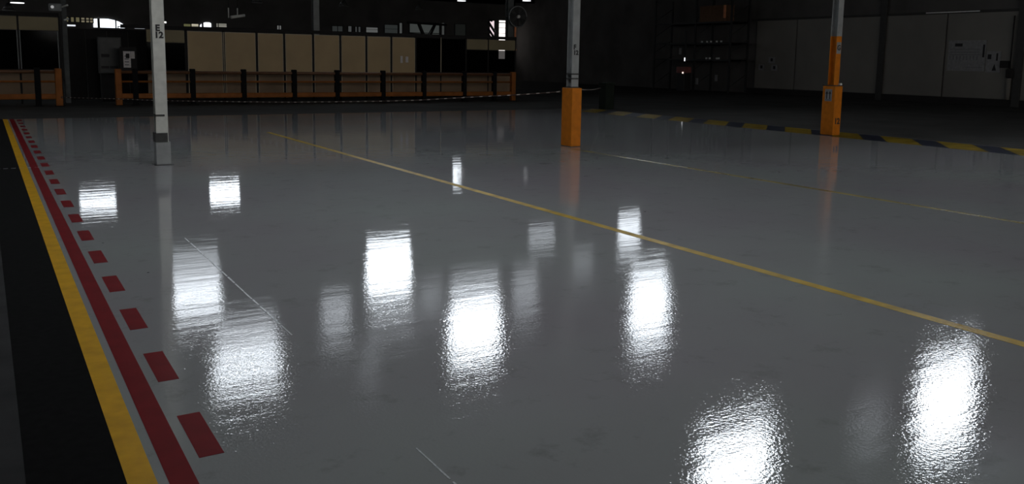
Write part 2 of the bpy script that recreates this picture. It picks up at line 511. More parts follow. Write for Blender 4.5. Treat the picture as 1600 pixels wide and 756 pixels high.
# right wall: tall panels, rail, plinth
WJ = [36.682, 33.702, 28.397, 24.843, 21.492, 17.4, 14.0]
for a, b_ in zip(WJ[:-1], WJ[1:]):
    box('wall_panel', M_wpanel, wall_right, XR - 0.05, XR, min(a, b_) + 0.04, max(a, b_) - 0.04, 0.32, 4.18, 0.008)
yt = tag(box('trim_1', M_wtrim, None, XR - 0.10, XR - 0.002, 14.0, 37.0, 4.2, 4.30), 'dark rail above the grey wall panels', 'trim', kind='structure')
tag(box('baseboard_right', M_joint, None, XR - 0.08, XR - 0.002, 12.0, 37.2, 0.0, 0.30), 'black plinth under the grey wall panels', 'baseboard', kind='structure')
tag(box('rail_highlight', M_white, yt, XR - 0.125, XR - 0.10, 23.281, 25.928, 4.225, 4.275), 'highlight on the rail, drawn as a pale strip')  # bright highlight of the rail painted as a white strip
for yy in [28.212, 21.326]:
    o = box('wall_post', M_wtrim, wall_right, XR - 0.14, XR - 0.05, yy - 0.17, yy + 0.17, 0.0, 5.6)

# ------------------------------------------------------------------ steel columns
def column(x, y, label, ztop=6.9, group=None):
    o = thing('steel_column', (x, y, 0.0), label, 'column', group)
    return o
def h_shaft(o, x0, x1, y0, y1, z0, z1, m, name='shaft', t=0.02):
    b_ = MB()
    b_.box(x0, x1, y0, y0 + t, z0, z1); b_.box(x0, x1, y1 - t, y1, z0, z1)
    xc = (x0 + x1) / 2
    b_.box(xc - 0.012, xc + 0.012, y0 + t, y1 - t, z0, z1)
    return b_.build(name, m, o)

# left column
X0, Y0 = 2.25, 14.2
c = column(X0 + 0.09, Y0 + 0.09, 'slim pale grey steel column marked E 12, left of the picture')
h_shaft(c, X0, X0 + 0.175, Y0, Y0 + 0.18, 0.35, 6.4, M_steel)
bc = MB().box(X0 - 0.015, X0 + 0.20, Y0 - 0.015, Y0 + 0.195, 0.008, 0.36, 0, 0.006).build('base_sleeve', M_steel_dim, c)
box('base_plate', M_darksteel, c, X0 - 0.05, X0 + 0.235, Y0 - 0.04, Y0 + 0.22, 0.003, 0.012)
tag(MB().box(X0 - 0.02, X0 + 0.16, Y0 - 0.021, Y0 + 0.2, 0.36, 0.50).build('dark_band', M_stain, c), 'dark stained band above the base')
box('clamp', M_stain, c, X0 - 0.006, X0 + 0.13, Y0 - 0.006, Y0 + 0.186, 0.755, 0.785)
text('lettering', 'E', M_print, c, (X0 + 0.075, Y0 - 0.003, 2.09), 0.13, bold=0.006)
text('lettering', '12', M_print, c, (X0 + 0.09, Y0 - 0.003, 1.985), 0.13, bold=0.006)

def guard(o, x0, y0, w, d, h, m):
    return MB().box(x0, x0 + w, y0, y0 + d, 0.004, h, 0, 0.012).build('column_guard', m, o)
# middle column
X1, Y1 = 9.97, 14.12
c = column(X1 + 0.12, Y1 + 0.18, 'grey steel column rising from a plain orange guard, middle of the picture')
g = guard(c, X1, Y1, 0.235, 0.36, 1.17, M_orange)
box('base_stain', M_stain, g, X1 - 0.003, X1 + 0.238, Y1 - 0.003, Y1 + 0.363, 0.004, 0.012)
h_shaft(c, X1 + 0.04, X1 + 0.205, Y1 + 0.09, Y1 + 0.27, 1.17, 6.4, M_steel_dim)
box('collar', M_stain, c, X1 + 0.03, X1 + 0.215, Y1 + 0.08, Y1 + 0.28, 1.17, 1.195)
for z in (1.34, 1.43):
    box('strap', M_stain, c, X1 + 0.034, X1 + 0.211, Y1 + 0.084, Y1 + 0.276, z, z + 0.028)
text('lettering', 'F', M_print, c, (X1 + 0.095, Y1 + 0.087, 1.97), 0.13, bold=0.006)
text('lettering', '12', M_print, c, (X1 + 0.125, Y1 + 0.087, 1.86), 0.12, bold=0.006)
# right column
X2, Y2 = 17.72, 14.05
c = column(X2 + 0.13, Y2 + 0.18, 'steel column painted orange low down, its guard bearing a white arrow sign')
g = guard(c, X2, Y2, 0.27, 0.37, 1.2, M_orange)
h_shaft(c, X2 + 0.05, X2 + 0.225, Y2 + 0.09, Y2 + 0.28, 1.2, 2.40, M_orange, 'painted_shaft')
h_shaft(c, X2 + 0.05, X2 + 0.225, Y2 + 0.09, Y2 + 0.28, 2.40, 6.4, M_steel_dim)
box('collar', M_stain, c, X2 - 0.006, X2 + 0.276, Y2 - 0.006, Y2 + 0.376, 1.2, 1.22)
box('cap_light', M_white, c, X2 + 0.20, X2 + 0.26, Y2 + 0.02, Y2 + 0.075, 1.22, 1.27)
pl = box('letter_plate', M_paper_w, c, X2 + 0.06, X2 + 0.21, Y2 + 0.083, Y2 + 0.09, 1.98, 2.26)
text('lettering', 'G', M_print, pl, (X2 + 0.135, Y2 + 0.081, 2.12), 0.17, bold=0.006)
text('lettering', '12', M_print, c, (X2 + 0.135, Y2 - 0.002, 0.34), 0.20, bold=0.008)
sg = box('arrow_sign', M_paper_w, c, X2 - 0.006, X2, Y2 + 0.09, Y2 + 0.29, 0.83, 1.12)
ar = MB()
for yy in (Y2 + 0.145, Y2 + 0.235):
    ar.box(X2 - 0.009, X2 - 0.005, yy - 0.013, yy + 0.013, 0.88, 1.02)
    a = [ar.bm.verts.new((X2 - 0.0085, yy + dy, z)) for dy, z in ((-0.04, 1.01), (0.04, 1.01), (0, 1.08))]
    ar.bm.faces.new(a)
ar.box(X2 - 0.009, X2 - 0.005, Y2 + 0.11, Y2 + 0.27, 0.855, 0.865)
ar.build('arrows', M_print, sg)

# ------------------------------------------------------------------ guard rails before the cabins
FY = 31.45
def rail_fence(x0, x1, posts, ends, label):
    o = thing('guard_rail', ((x0 + x1) / 2, FY, 0.0), label, 'railing', 'guard rails before the cabins')
    MB().tube([(x0, FY, 1.09), (x1, FY, 1.09)], 0.055).build('top_rail', M_rail_d, o)
    MB().tube([(x0, FY, 0.78), (x1, FY, 0.78)], 0.035).build('middle_rail', M_frame_o, o)
    MB().box(x0, x1, FY - 0.06, FY + 0.06, 0.22, 0.39, 0, 0.03).build('bottom_rail', M_frame_o, o)
    for x in posts:
        p = MB().box(x - 0.085, x + 0.085, FY - 0.09, FY + 0.09, 0.0, 1.22, 0, 0.02).build('rail_post', M_blackpost, o)
        box('foot_plate', M_blackpost, p, x - 0.15, x + 0.15, FY - 0.14, FY + 0.14, 0.0, 0.012)
    for x in ends:
        p = MB().box(x - 0.10, x + 0.10, FY - 0.10, FY + 0.10, 0.0, 1.20, 0, 0.025).build('end_post', M_frame_o, o)
        box('foot_plate', M_blackpost, p, x - 0.15, x + 0.15, FY - 0.14, FY + 0.14, 0.0, 0.012)
    return o
rail_fence(-1.9, 2.109, [1.518], [2.109], 'shorter orange guard rail at the left edge, ending at the walkway gap')
rail_fence(3.868, 19.134, [4.385, 6.221, 7.957, 9.777, 11.409, 13.263, 15.004, 16.812, 18.227], [3.868, 19.134], 'long orange guard rail with black posts before the beige cabin')

# ------------------------------------------------------------------ sagging striped rope
ROPE = [[2.177, 31.3, 0.284], [2.835, 29.864, 0.317], [3.495, 28.425, 0.354], [4.344, 26.573, 0.387], [5.532, 23.981, 0.471], [6.578, 21.699, 0.556], [7.592, 19.487, 0.669], [8.254, 18.044, 0.756], [8.713, 17.041, 0.844], [9.145, 16.1, 0.928], [9.418, 15.504, 0.977], [9.68, 14.932, 1.034], [9.908, 14.436, 1.088]]
def rope_pts(P, n=8):
    out = []
    for i in range(len(P) - 1):
        p0 = Vector(P[max(i - 1, 0)]); p1 = Vector(P[i]); p2 = Vector(P[i + 1]); p3 = Vector(P[min(i + 2, len(P) - 1)])
        for k in range(n):
            t = k / n
            out.append(0.5 * ((2 * p1) + (p2 - p0) * t + (2 * p0 - 5 * p1 + 4 * p2 - p3) * t * t + (3 * p1 - p0 - 3 * p2 + p3) * t ** 3))
    out.append(Vector(P[-1]))
    return out
def resample(P, d):
    out = [P[0]]; acc = 0.0
    for a, b_ in zip(P[:-1], P[1:]):
        L = (b_ - a).length; s = 0.0
        while acc + (L - s) >= d:
            s += d - acc; acc = 0.0
            out.append(a + (b_ - a) * (s / L))
        acc += L - s
    return out
def rope(P, label, ends):
    pts = resample(rope_pts(P), 0.08)
    o = thing('barrier_rope', pts[0], label, 'rope', 'striped barrier ropes')
    MB().tube(pts, 0.012, 6, mi=lambda i: 0 if i % 3 == 0 else 1).build('cord', [M_rope_w, M_rope_k], o)
    for e in ends:
        e = Vector(e)
        MB().tube([e + Vector((0.03 * math.cos(a), 0, 0.03 * math.sin(a))) for a in [2 * PI * k / 10 for k in range(10)]], 0.006, 5, closed=True).build('hook', M_darksteel, o)
    return o
rope(ROPE, 'long striped barrier rope sagging from rail to orange column guard', [ROPE[0], ROPE[-1]])
ROPE2 = [[10.21, 14.35, 1.14], [13.081, 17.882, 0.983], [15.952, 21.414, 0.857], [18.909, 25.054, 0.76]]
rope(ROPE2, 'short striped rope from the orange column guard to the green bin', [ROPE2[0], ROPE2[-1]])
bx, by = 19.35, 25.25
o = thing('waste_bin', (bx, by, 0), 'dark green bin on the dark floor past the middle column', 'bin')
MB().box(bx - 0.2, bx + 0.2, by - 0.2, by + 0.2, 0.0, 0.88, 0, 0.03).build('body', M_green, o)
MB().box(bx - 0.22, bx + 0.22, by - 0.22, by + 0.22, 0.88, 0.95, 0, 0.02).build('lid', M_green, o)

# ------------------------------------------------------------------ cabins behind the rails
PY = 33.0
def light_edge(o, x0, x1, z0, z1):
    e = MB()
    e.box(x0, x0 + 0.02, PY - 0.035, PY - 0.005, z0, z1); e.box(x1 - 0.02, x1, PY - 0.035, PY - 0.005, z0, z1)
    e.box(x0 + 0.02, x1 - 0.02, PY - 0.035, PY - 0.005, z1 - 0.02, z1)
    e.build('edge_strip', M_edge, o)
PX = [6.344, 7.654, 8.855, 9.893, 11.018, 12.116, 13.198, 14.273, 15.369]            # panel joints of the beige cabin
PZ = 2.58
o = thing('cabin_partition', (12.5, PY, 0), 'long cabin front of tall beige panels and dark glass, behind the guard rail', 'partition')
g = 0.045
for i in range(len(PX) - 1):
    p = MB().box(PX[i] + g, PX[i + 1] - g, PY - 0.03, PY + 0.03, 0.14, PZ - 0.04, 0, 0.006).build('panel', M_beige, o)
    box('kick_board', M_beige_kick, p, PX[i] + g + 0.03, PX[i + 1] - g - 0.03, PY - 0.045, PY - 0.031, 0.18, 1.10)
    light_edge(p, PX[i] + g, PX[i + 1] - g, 0.14, PZ - 0.04)
for i in range(len(PX)):
    box('mullion', M_joint, o, PX[i] - 0.04, PX[i] + 0.04, PY - 0.02, PY + 0.06, 0.0, PZ)
box('stile', M_edge, o, PX[1] - 0.012, PX[1] + 0.012, PY - 0.03, PY - 0.019, 0.14, PZ - 0.04)
box('plinth', M_joint, o, 4.208, 20.207, PY - 0.02, PY + 0.05, 0.0, 0.13)
box('head_rail', M_joint, o, 4.208, 20.207, PY - 0.045, PY + 0.06, PZ, PZ + 0.12)
def glazed(o, x0, x1, band, zt, glass=True):
    box('kick_panel', M_beige_kick, o, x0 + 0.03, x1 - 0.03, PY - 0.03, PY + 0.02, 0.14, 1.12, 0.004)
    if band:
        box('band_panel', M_beige_dim, o, x0 + 0.03, x1 - 0.03, PY - 0.03, PY + 0.02, zt - 0.46, zt - 0.03, 0.004)
    top = zt - 0.48 if band else zt - 0.04
    box('glass_pane', M_glass, o, x0 + 0.03, x1 - 0.03, PY - 0.008, PY + 0.008, 1.15, top)
    box('sill', M_joint, o, x0, x1, PY - 0.04, PY + 0.04, 1.12, 1.15)
    box('stile', M_joint, o, x1 - 0.03, x1 + 0.03, PY - 0.025, PY + 0.05, 0.0, zt)
G = [4.994, 6.322, 15.383, 16.515, 17.714, 18.796, 20.174]
glazed(o, G[0], G[1], True, PZ)
glazed(o, G[2], G[3], False, PZ)
glazed(o, G[3], G[4], False, PZ)
glazed(o, G[4], G[5], True, PZ)
glazed(o, G[5], G[6], True, PZ)
box('stile', M_edge, o, G[3] - 0.015, G[3] + 0.015, PY - 0.04, PY - 0.026, 1.15, PZ)
# papers on the last beige panel
nx, nz = 14.838, 1.648
o2 = thing('notice', (nx, PY - 0.04, nz), 'two small pale notes taped to the last beige cabin panel', 'notice')
for dx, w_, h_ in ((-0.12, 0.10, 0.28), (0.12, 0.12, 0.24)):
    box('sheet', M_paper, o2, nx + dx - w_ / 2, nx + dx + w_ / 2, PY - 0.045, PY - 0.036, nz - h_ / 2, nz + h_ / 2)
# left cabin
G2 = [-1.6, 1.118, 2.324]
o = thing('cabin_partition', (0.4, PY, 0), 'glazed cabin front with beige top band at the left edge', 'partition')
ZT2 = 2.881
glazed(o, G2[0], G2[1], True, ZT2)
glazed(o, G2[1], G2[2], True, ZT2)
for x in (G2[1] - 0.04, G2[1] + 0.04, G2[2] - 0.06):
    box('stile', M_steel_dim, o, x - 0.012, x + 0.012, PY - 0.045, PY - 0.03, 1.15, ZT2 - 0.48)
box('head_rail', M_joint, o, G2[0], G2[2], PY - 0.045, PY + 0.05, ZT2, ZT2 + 0.12)
# grey post in the gap, with a floodlight
gx0, gx1 = 2.432, 2.587
o = thing('steel_column', ((gx0 + gx1) / 2, 33.4, 0), 'dim grey post at the walkway gap carrying a floodlight', 'column')
h_shaft(o, gx0, gx1, 33.3, 33.3 + (gx1 - gx0), 0.0, 6.4, M_steel_dark)
fx, fz = 2.271, 3.196
o = thing('floodlight', (fx, 33.1, fz), 'small grey floodlight on the post above the walkway gap', 'lamp')
MB().box(fx - 0.22, fx + 0.16, 33.0, 33.22, fz - 0.14, fz + 0.12, 0, 0.04).build('housing', M_steel_dim, o)
MB().tube([(fx + 0.14, 33.1, fz), (fx + 0.36, 33.2, fz + 0.09)], 0.03).build('arm', M_steel, o)
MB().tube([(fx - 0.12, 32.985, fz + 0.0), (fx - 0.12, 32.999, fz + 0.0)], 0.05, 10).build('lens', glow('small_lens', (0.9, 0.9, 0.9), 0.35), o)
MB().tube([(fx + 0.22, 33.12, fz - 0.42), (fx + 0.36, 33.22, fz - 0.36)], 0.03).build('junction_box', M_white, o)
# control cabinet and notice in the gap
x0, x1, z0, z1 = 3.568, 4.311, 0.992, 2.265
o = thing('control_cabinet', ((x0 + x1) / 2, 34.0, 0), 'grey control cabinet standing in the walkway gap', 'cabinet')
MB().box(x0, x1, 33.8, 34.2, z0, z1, 0, 0.02).build('body', M_cab, o)
box('stand', M_joint, o, x0 + 0.05, x1 - 0.05, 33.85, 34.15, 0.0, z0)
d = MB().box(x0 + 0.03, x1 - 0.03, 33.78, 33.8, z0 + 0.04, z1 - 0.04, 0, 0.005).build('door', M_cab, o)
for (a, b_, c_, e_) in ((0.1, 0.45, 0.42, 0.50), (0.08, 0.42, 0.72, 0.78), (0.46, 0.8, 0.72, 0.78)):
    box('vent_slot', M_print, d, x0 + a * (x1 - x0), x0 + b_ * (x1 - x0), 33.77, 33.782, z1 - e_ * 1.4, z1 - c_ * 1.4)
x0, x1, z0, z1 = 4.25, 4.487, 1.222, 1.784
d = thing('dark_gap_screen', (3.6, 35.0, 0), 'added black screen keeping the walkway gap dark behind the control cabinet', 'partition')  # added screen: blocks far window light and keeps the gap dark
for k in range(4):
    box('screen_strip', M_joint, d, 2.577 + k * 0.707 + 0.01, 2.577 + (k + 1) * 0.707 - 0.01, 34.98, 35.04, 0.03, 2.558 - 0.06)
box('screen_edge', M_joint, d, 2.577, 2.577 + 4 * 0.707, 34.95, 35.07, 2.558 - 0.06, 2.558)
o = thing('notice', ((x0 + x1) / 2, PY - 0.02, z0), 'white notice with attached side sheet beside the control cabinet', 'notice')
box('backboard', M_joint, o, x0 - 0.1, x1 + 0.2, PY - 0.02, PY + 0.0, z0 - 0.2, z1 + 0.15)
box('sheet', M_paper, o, x0, x1, PY - 0.03, PY - 0.02, z0, z1)
s = box('sheet', M_paper, o, x1 + 0.01, x1 + 0.13, PY - 0.03, PY - 0.02, z1 - 0.25, z1)
box('print', M_print, o, x0 + 0.08, x1 - 0.04, PY - 0.033, PY - 0.029, z1 - 0.24, z1 - 0.08)
for k in range(4):
    box('print', M_print2, o, x0 + 0.04, x1 - 0.06, PY - 0.033, PY - 0.029, z0 + 0.08 + k * 0.1, z0 + 0.11 + k * 0.1)

# column, pipe and fan at the right end of the cabin
x0, x1 = 20.042, 20.307
o = thing('steel_column', ((x0 + x1) / 2, 33.5, 0), 'dim grey post at the right end of the beige cabin', 'column')
h_shaft(o, x0, x1, 33.4, 33.4 + x1 - x0, 0, 6.4, M_steel_dark)
px_, pz0, pz1 = 20.346, 1.865, 3.169
o = thing('copper_pipe', (px_, 33.3, 0), 'upright copper coloured pipe beside the cabin end post', 'pipe')
MB().tube([(px_, 33.3, 0.0), (px_, 33.3, pz1)], 0.045, 10).build('pipe_run', M_copper, o)
for z in (pz0 + 0.25, pz0 + 0.75):
    MB().tube([(px_, 33.3, z), (px_, 33.3, z + 0.08)], 0.065, 10).build('coupling', M_copper, o)
fx, fz, fr = 20.415, 3.6, 0.451
o = thing('round_fan', (fx, 33.2, fz), 'round dark caged fan beside the cabin end post', 'fan')
MB().tube([(fx + fr * math.cos(2 * PI * k / 32), 33.2, fz + fr * math.sin(2 * PI * k / 32)) for k in range(32)], 0.022, 6, closed=True).build('rim', M_steel_dim, o)
cg = MB()
MB().tube([(fx, 33.24, fz), (fx, 33.26, fz)], fr * 0.97, 28).build('back_plate', M_darksteel, o)
for rr in (0.3, 0.55, 0.8):
    cg.tube([(fx + rr * fr * math.cos(2 * PI * k / 24), 33.14, fz + rr * fr * math.sin(2 * PI * k / 24)) for k in range(24)], 0.006, 4, closed=True)
for k in range(8):
    a = PI * k / 8
    cg.tube([(fx - fr * math.cos(a), 33.15, fz - fr * math.sin(a)), (fx + fr * math.cos(a), 33.15, fz + fr * math.sin(a))], 0.005, 4)
cg.build('cage', M_darksteel, o)
for k in range(5):
    a = 2 * PI * k / 5
    b_ = MB()
    pts = [(0.08, -0.04), (fr * 0.85, -0.11), (fr * 0.9, 0.08), (0.08, 0.05)]
    b_.prism_y([(fx + u * math.cos(a) - v * math.sin(a), fz + u * math.sin(a) + v * math.cos(a)) for u, v in pts], 33.2, 33.212)
    b_.build('blade', M_cab, o)
MB().tube([(fx, 33.12, fz), (fx, 33.3, fz)], 0.07, 12).build('hub', M_white, o)
MB().tube([(fx, 33.3, fz), (fx - 0.46, 33.42, fz)], 0.025, 8).build('bracket', M_darksteel, o)

# far column seen over the cabin
x0, x1 = 12.537, 12.796
o = thing('steel_column', ((x0 + x1) / 2, 37.5, 0), 'grey column rising behind the beige cabin panels', 'column')
h_shaft(o, x0, x1, 37.4, 37.4 + x1 - x0, 0, 6.4, M_steel_dim)

# ------------------------------------------------------------------ far windows in the end wall
def far_window(x0, x1, z0, z1, color, k, label, bars=(), rows=(), outline=None, group=None):
    o = thing(win_name(), ((x0 + x1) / 2, YB, z0), label, 'window', group, 'structure')
    y = YB - 0.02
    gm = glow('far_%s_%.3f' % ('_'.join('%.2f' % c_ for c_ in color), k), color, k)
    b_ = MB()
    if outline:
        b_.prism_y([(x0 + u * (x1 - x0), z0 + v * (z1 - z0)) for u, v in outline], y - 0.03, y)
    else:
        b_.box(x0, x1, y - 0.03, y, z0, z1)
    b_.build('pane', gm, o)
    f = MB()
    t = 0.05
    f.box(x0 - t, x1 + t, y - 0.08, y, z0 - t, z0)
    if not outline:
        f.box(x0 - t, x1 + t, y - 0.08, y, z1, z1 + t); f.box(x0 - t, x0, y - 0.08, y, z0, z1); f.box(x1, x1 + t, y - 0.08, y, z0, z1)
    f.build('window_frame', M_darksteel, o)
    for u0, u1 in bars:
        box('glazing_bar', M_darksteel, o, x0 + u0 * (x1 - x0), x0 + u1 * (x1 - x0), y - 0.09, y - 0.03, z0, z1)
    for v0, v1 in rows:
        box('transom', M_darksteel, o, x0, x1, y - 0.085, y - 0.03, z0 + v0 * (z1 - z0), z0 + v1 * (z1 - z0))
    return o
far_window(6.524, 8.351, 3.378, 3.964, (0.86, 0.93, 1), 1.6, 'bright white far window with curved top left of the E column', bars=((0.13, 0.21), (0.72, 0.76)), outline=((0,0),(1,0),(1,0.3),(0.97,0.5),(0.85,0.72),(0.7,0.88),(0.5,1),(0.3,1),(0,0.95)))
far_window(4.878, 5.701, 3.698, 3.985, (1, 0.9, 0.5), 0.1, 'dim yellowish far window above the walkway gap', bars=((0.2,0.4),(0.6,0.75)))
far_window(5.812, 6.495, 3.688, 3.977, (1, 0.88, 0.6), 0.16, 'dim amber far window touching the bright curved one', bars=((0.28,0.42),(0.66,0.76)), rows=((0.4,0.6),))
far_window(4.86, 5.457, 3.406, 3.509, (0.9, 0.95, 1), 0.9, 'thin bright far slot above the walkway gap')
far_window(8.024, 8.419, 3.374, 3.467, (0.9, 0.95, 1), 0.8, 'thin bright far slot below the curved window')
far_window(9.013, 9.657, 3.376, 3.44, (0.9, 0.95, 1), 0.3, 'tiny bright far slot just left of the E column')
far_window(10.61, 11.063, 3.804, 3.929, (1, 0.98, 0.95), 1.2, 'small white far slot just right of the E column')
far_window(12.185, 12.651, 3.629, 3.804, (0.75, 0.75, 0.35), 0.12, 'olive far window above the first beige panel')
far_window(12.693, 13.163, 3.58, 3.822, (1, 0.92, 0.7), 0.45, 'cream far window above the first beige panel', rows=((0.3,0.4),))
far_window(13.272, 14.029, 3.559, 3.966, (0.9, 0.95, 1), 1.4, 'white far window with a round dark notch', bars=((0.15,0.3),), outline=((0,0),(1,0),(1,0.85),(0.85,1),(0.5,1),(0.25,0.85),(0,0.5)))
far_window(14.377, 15.082, 3.581, 3.907, (0.95, 0.93, 0.8), 0.3, 'barred far window above the second beige panel', bars=((0.15,0.22),), rows=((0.15,0.3),(0.5,0.6),(0.78,0.88)))
far_window(18.686, 18.969, 3.566, 3.913, (0.9, 0.92, 0.9), 0.14, 'narrow dim far window left of the column behind the cabin', bars=((0.4,0.6),))
far_window(22.867, 23.676, 3.562, 4.016, (0.7, 0.78, 0.76), 0.03, 'first dim grey far window right of the column', bars=((0.5,0.55),))
far_window(24.136, 24.393, 3.568, 4.049, (0.8, 0.85, 0.85), 0.06, 'narrow grey far window, second right of the column')
far_window(24.702, 25.117, 3.587, 4.023, (0.8, 0.85, 0.85), 0.05, 'third narrow grey far window right of the column', bars=((0.3,0.6),))
far_window(25.587, 26.538, 3.597, 4.012, (0.85, 0.88, 0.86), 0.1, 'palest grey far window above the sixth beige panel', rows=((0.6,0.65),))
far_window(27.126, 28.208, 3.62, 4.263, (0.6, 0.68, 0.66), 0.035, 'wide dim far window above the seventh beige panel', rows=((0.5,0.54),))
far_window(28.372, 28.591, 3.594, 4.44, (0.8, 0.85, 0.82), 0.07, 'narrow tall far window before the trussed one')
far_window(29.252, 31.849, 3.579, 4.512, (0.72, 0.8, 0.76), 0.055, 'wide far window crossed by slanting struts', rows=((0.12,0.18),))
far_window(32.08, 32.311, 3.575, 4.571, (0.8, 0.85, 0.82), 0.05, 'narrow tall far window right of the trussed one')
far_window(33.304, 34.251, 3.62, 4.524, (0.6, 0.66, 0.6), 0.012, 'faint far window left of the tinted cabin glass')
far_window(36.552, 36.984, 3.572, 4.918, (1, 0.82, 0.86), 0.9, 'narrow pinkish far window behind slanting black struts')
far_window(37.434, 38.187, 1.782, 4.982, (1, 0.93, 0.9), 1.5, 'tall bright far window behind the right cabin band', rows=((0.93,0.95),(0.80,0.81),(0.66,0.67)))
o = thing('roof_truss', (30.419, 63.7, 3.0), 'dark slanting struts before the far grey window', 'truss')
MB().tube([[29.858, 63.7, 4.482], [30.308, 63.7, 3.493]], 0.1, 6).build('strut', M_darksteel, o)
MB().tube([[30.025, 63.7, 4.488], [30.477, 63.7, 3.497]], 0.04, 6).build('strut', M_darksteel, o)
MB().tube([[31.437, 63.7, 4.538], [30.929, 63.7, 3.51]], 0.1, 6).build('strut', M_darksteel, o)
MB().tube([[31.266, 63.7, 4.431], [30.702, 63.7, 3.504]], 0.04, 6).build('strut', M_darksteel, o)
MB().tube([[29.138, 63.7, 3.634], [31.958, 63.7, 3.564]], 0.06, 6).build('strut', M_darksteel, o)
MB().tube([[28.917, 63.7, 4.498], [32.414, 63.7, 4.42]], 0.1, 6).build('strut', M_darksteel, o)
o = thing('roof_truss', (36.593, 63.7, 3.0), 'black slanting struts before the narrow pinkish window', 'truss')
MB().tube([[36.278, 63.7, 4.814], [36.905, 63.7, 3.994]], 0.1, 6).build('strut', M_darksteel, o)
MB().tube([[36.286, 63.7, 4.238], [36.977, 63.7, 3.363]], 0.1, 6).build('strut', M_darksteel, o)
MB().tube([[36.337, 63.7, 4.973], [36.645, 63.7, 4.88]], 0.08, 6).build('strut', M_darksteel, o)
MB().tube([[36.291, 63.7, 3.871], [36.668, 63.7, 3.355]], 0.07, 6).build('strut', M_darksteel, o)

# ------------------------------------------------------------------ lamps hung from the roof
def hung_lamp(x, y, z, lit, label, w_=0.55, group='hanging roof lamps'):
    o = thing('hanging_lamp', (x, y, z), label, 'lamp', group)
    MB().tube([(x, y, z + 0.3), (x, y, z)], [0.08, w_ / 2], 14).build('shade', M_cab, o)
    MB().tube([(x, y, z - 0.03), (x, y, z + 0.005)], w_ / 2 - 0.03, 14).build('lens', glow('lamp_lit', (0.95, 0.98, 1.0), 1.6) if lit else M_paper_w, o)
    MB().tube([(x, y, z + 0.3), (x, y, roof_z(y))], 0.012, 6).build('cable', M_darksteel, o)
    return o
def roof_z(y):
    return slope_z(y) - 0.005
hung_lamp(23.84, 45.0, 5.03, 1, 'hanging lit lamp right of the trussed far window, at the top edge')
hung_lamp(27.63, 44.0, 5.17, 1, 'hanging lit lamp above the round fan, at the top edge')
hung_lamp(1.39, 40.0, 3.63, 1, 'hanging lit lamp at the top left corner')
hung_lamp(11.89, 44.0, 4.31, 0, 'hanging unlit lamp above the third beige panel')
hung_lamp(17.12, 46.0, 4.48, 0, 'hanging unlit lamp right of the column behind the cabin')
hung_lamp(23.52, 50.0, 4.71, 0, 'hanging unlit lamp above the trussed far window')
hung_lamp(1.14, 42.0, 3.40, 0, 'hanging unlit lamp low over the left cabin')
# tube lamp on two rods
x0, x1, xa, xb, z0, z1 = 8.675, 9.258, 8.605, 8.956, 3.209, 3.582
o = thing('tube_lamp', ((x0 + x1) / 2, 36.0, z0), 'unlit tube lamp hung on two pale rods behind the beige cabin', 'lamp')
MB().tube([(x0, 36.0, z0), (x1, 36.2, z0 + 0.1)], 0.06, 10).build('tube', M_white, o)
for xx, zz in ((xa, z0 - 0.02), (xb, z0 + 0.05)):
    MB().tube([(xx, 36.1, zz), (xx, 36.1, z1)], 0.025, 8).build('rod', M_white, o)
    MB().tube([(xx, 36.1, z1), (xx, 36.1, roof_z(36.1))], 0.008, 6).build('cable', M_darksteel, o)

# ------------------------------------------------------------------ notices on the right wall
def board(y0, y1, z0, z1, name, label, cat='notice', m=M_paper_w):
    ya, yb = min(y0, y1), max(y0, y1)
    o = thing(name, (XR - 0.06, (ya + yb) / 2, z0), label, cat)
    box('sheet', m, o, XR - 0.075, XR - 0.052, ya, yb, z0, z1)
    return o, ya, yb
def mark(o, ya, yb, z0, z1, u0, u1, v0, v1, m=M_print):
    # u runs from the far (left in view) edge to the near edge
    box('print', m, o, XR - 0.079, XR - 0.074, yb - u1 * (yb - ya), yb - u0 * (yb - ya), z0 + v0 * (z1 - z0), z0 + v1 * (z1 - z0))
B1 = (24.67, 22.857, 1.538, 2.942)
o, ya, yb = board(*B1, 'notice_board', 'large pale notice board on the grey wall, right of the picture')
z0, z1 = B1[2], B1[3]
mark(o, ya, yb, z0, z1, 0.18, 0.38, 0.80, 0.90)
mark(o, ya, yb, z0, z1, 0.92, 0.97, 0.45, 0.86)
for v in (0.70, 0.60, 0.52):
    mark(o, ya, yb, z0, z1, 0.05, 0.85, v, v + 0.02, M_print2)
for k in range(9):
    mark(o, ya, yb, z0, z1, 0.06 + k * 0.09, 0.08 + k * 0.09, 0.36, 0.50, M_print2)
mark(o, ya, yb, z0, z1, 0.55, 0.95, 0.12, 0.135, M_print2)
B2 = (22.814, 22.144, 1.505, 2.446)
o, ya, yb = board(*B2, 'warning_sign', 'pale sheet with black marks right of the large notice board', 'sign')
z0, z1 = B2[2], B2[3]
mark(o, ya, yb, z0, z1, 0.1, 0.35, 0.62, 0.85); mark(o, ya, yb, z0, z1, 0.68, 0.8, 0.55, 0.9)
a = MB()
vv = [a.bm.verts.new((XR - 0.078, yb - u * (yb - ya), z0 + v * (z1 - z0))) for u, v in ((0.45, 0.08), (0.75, 0.08), (0.6, 0.4))]
a.bm.faces.new(vv); a.build('print', M_print, o)
B3 = (22.131, 21.733, 1.714, 2.024)
o = thing('wall_box', (XR - 0.1, (B3[0] + B3[1]) / 2, B3[2]), 'small black box on the grey wall near the right edge', 'box')
MB().box(XR - 0.16, XR - 0.05, min(B3[:2]), max(B3[:2]), B3[2], B3[3], 0, 0.01).build('case', M_joint, o)
CP = (21.654, 1.267, 3.983, 1.267)
o = thing('cable_conduit', (XR - 0.1, CP[0], 0.32), 'pale upright cable conduit near the right edge of the wall', 'conduit')
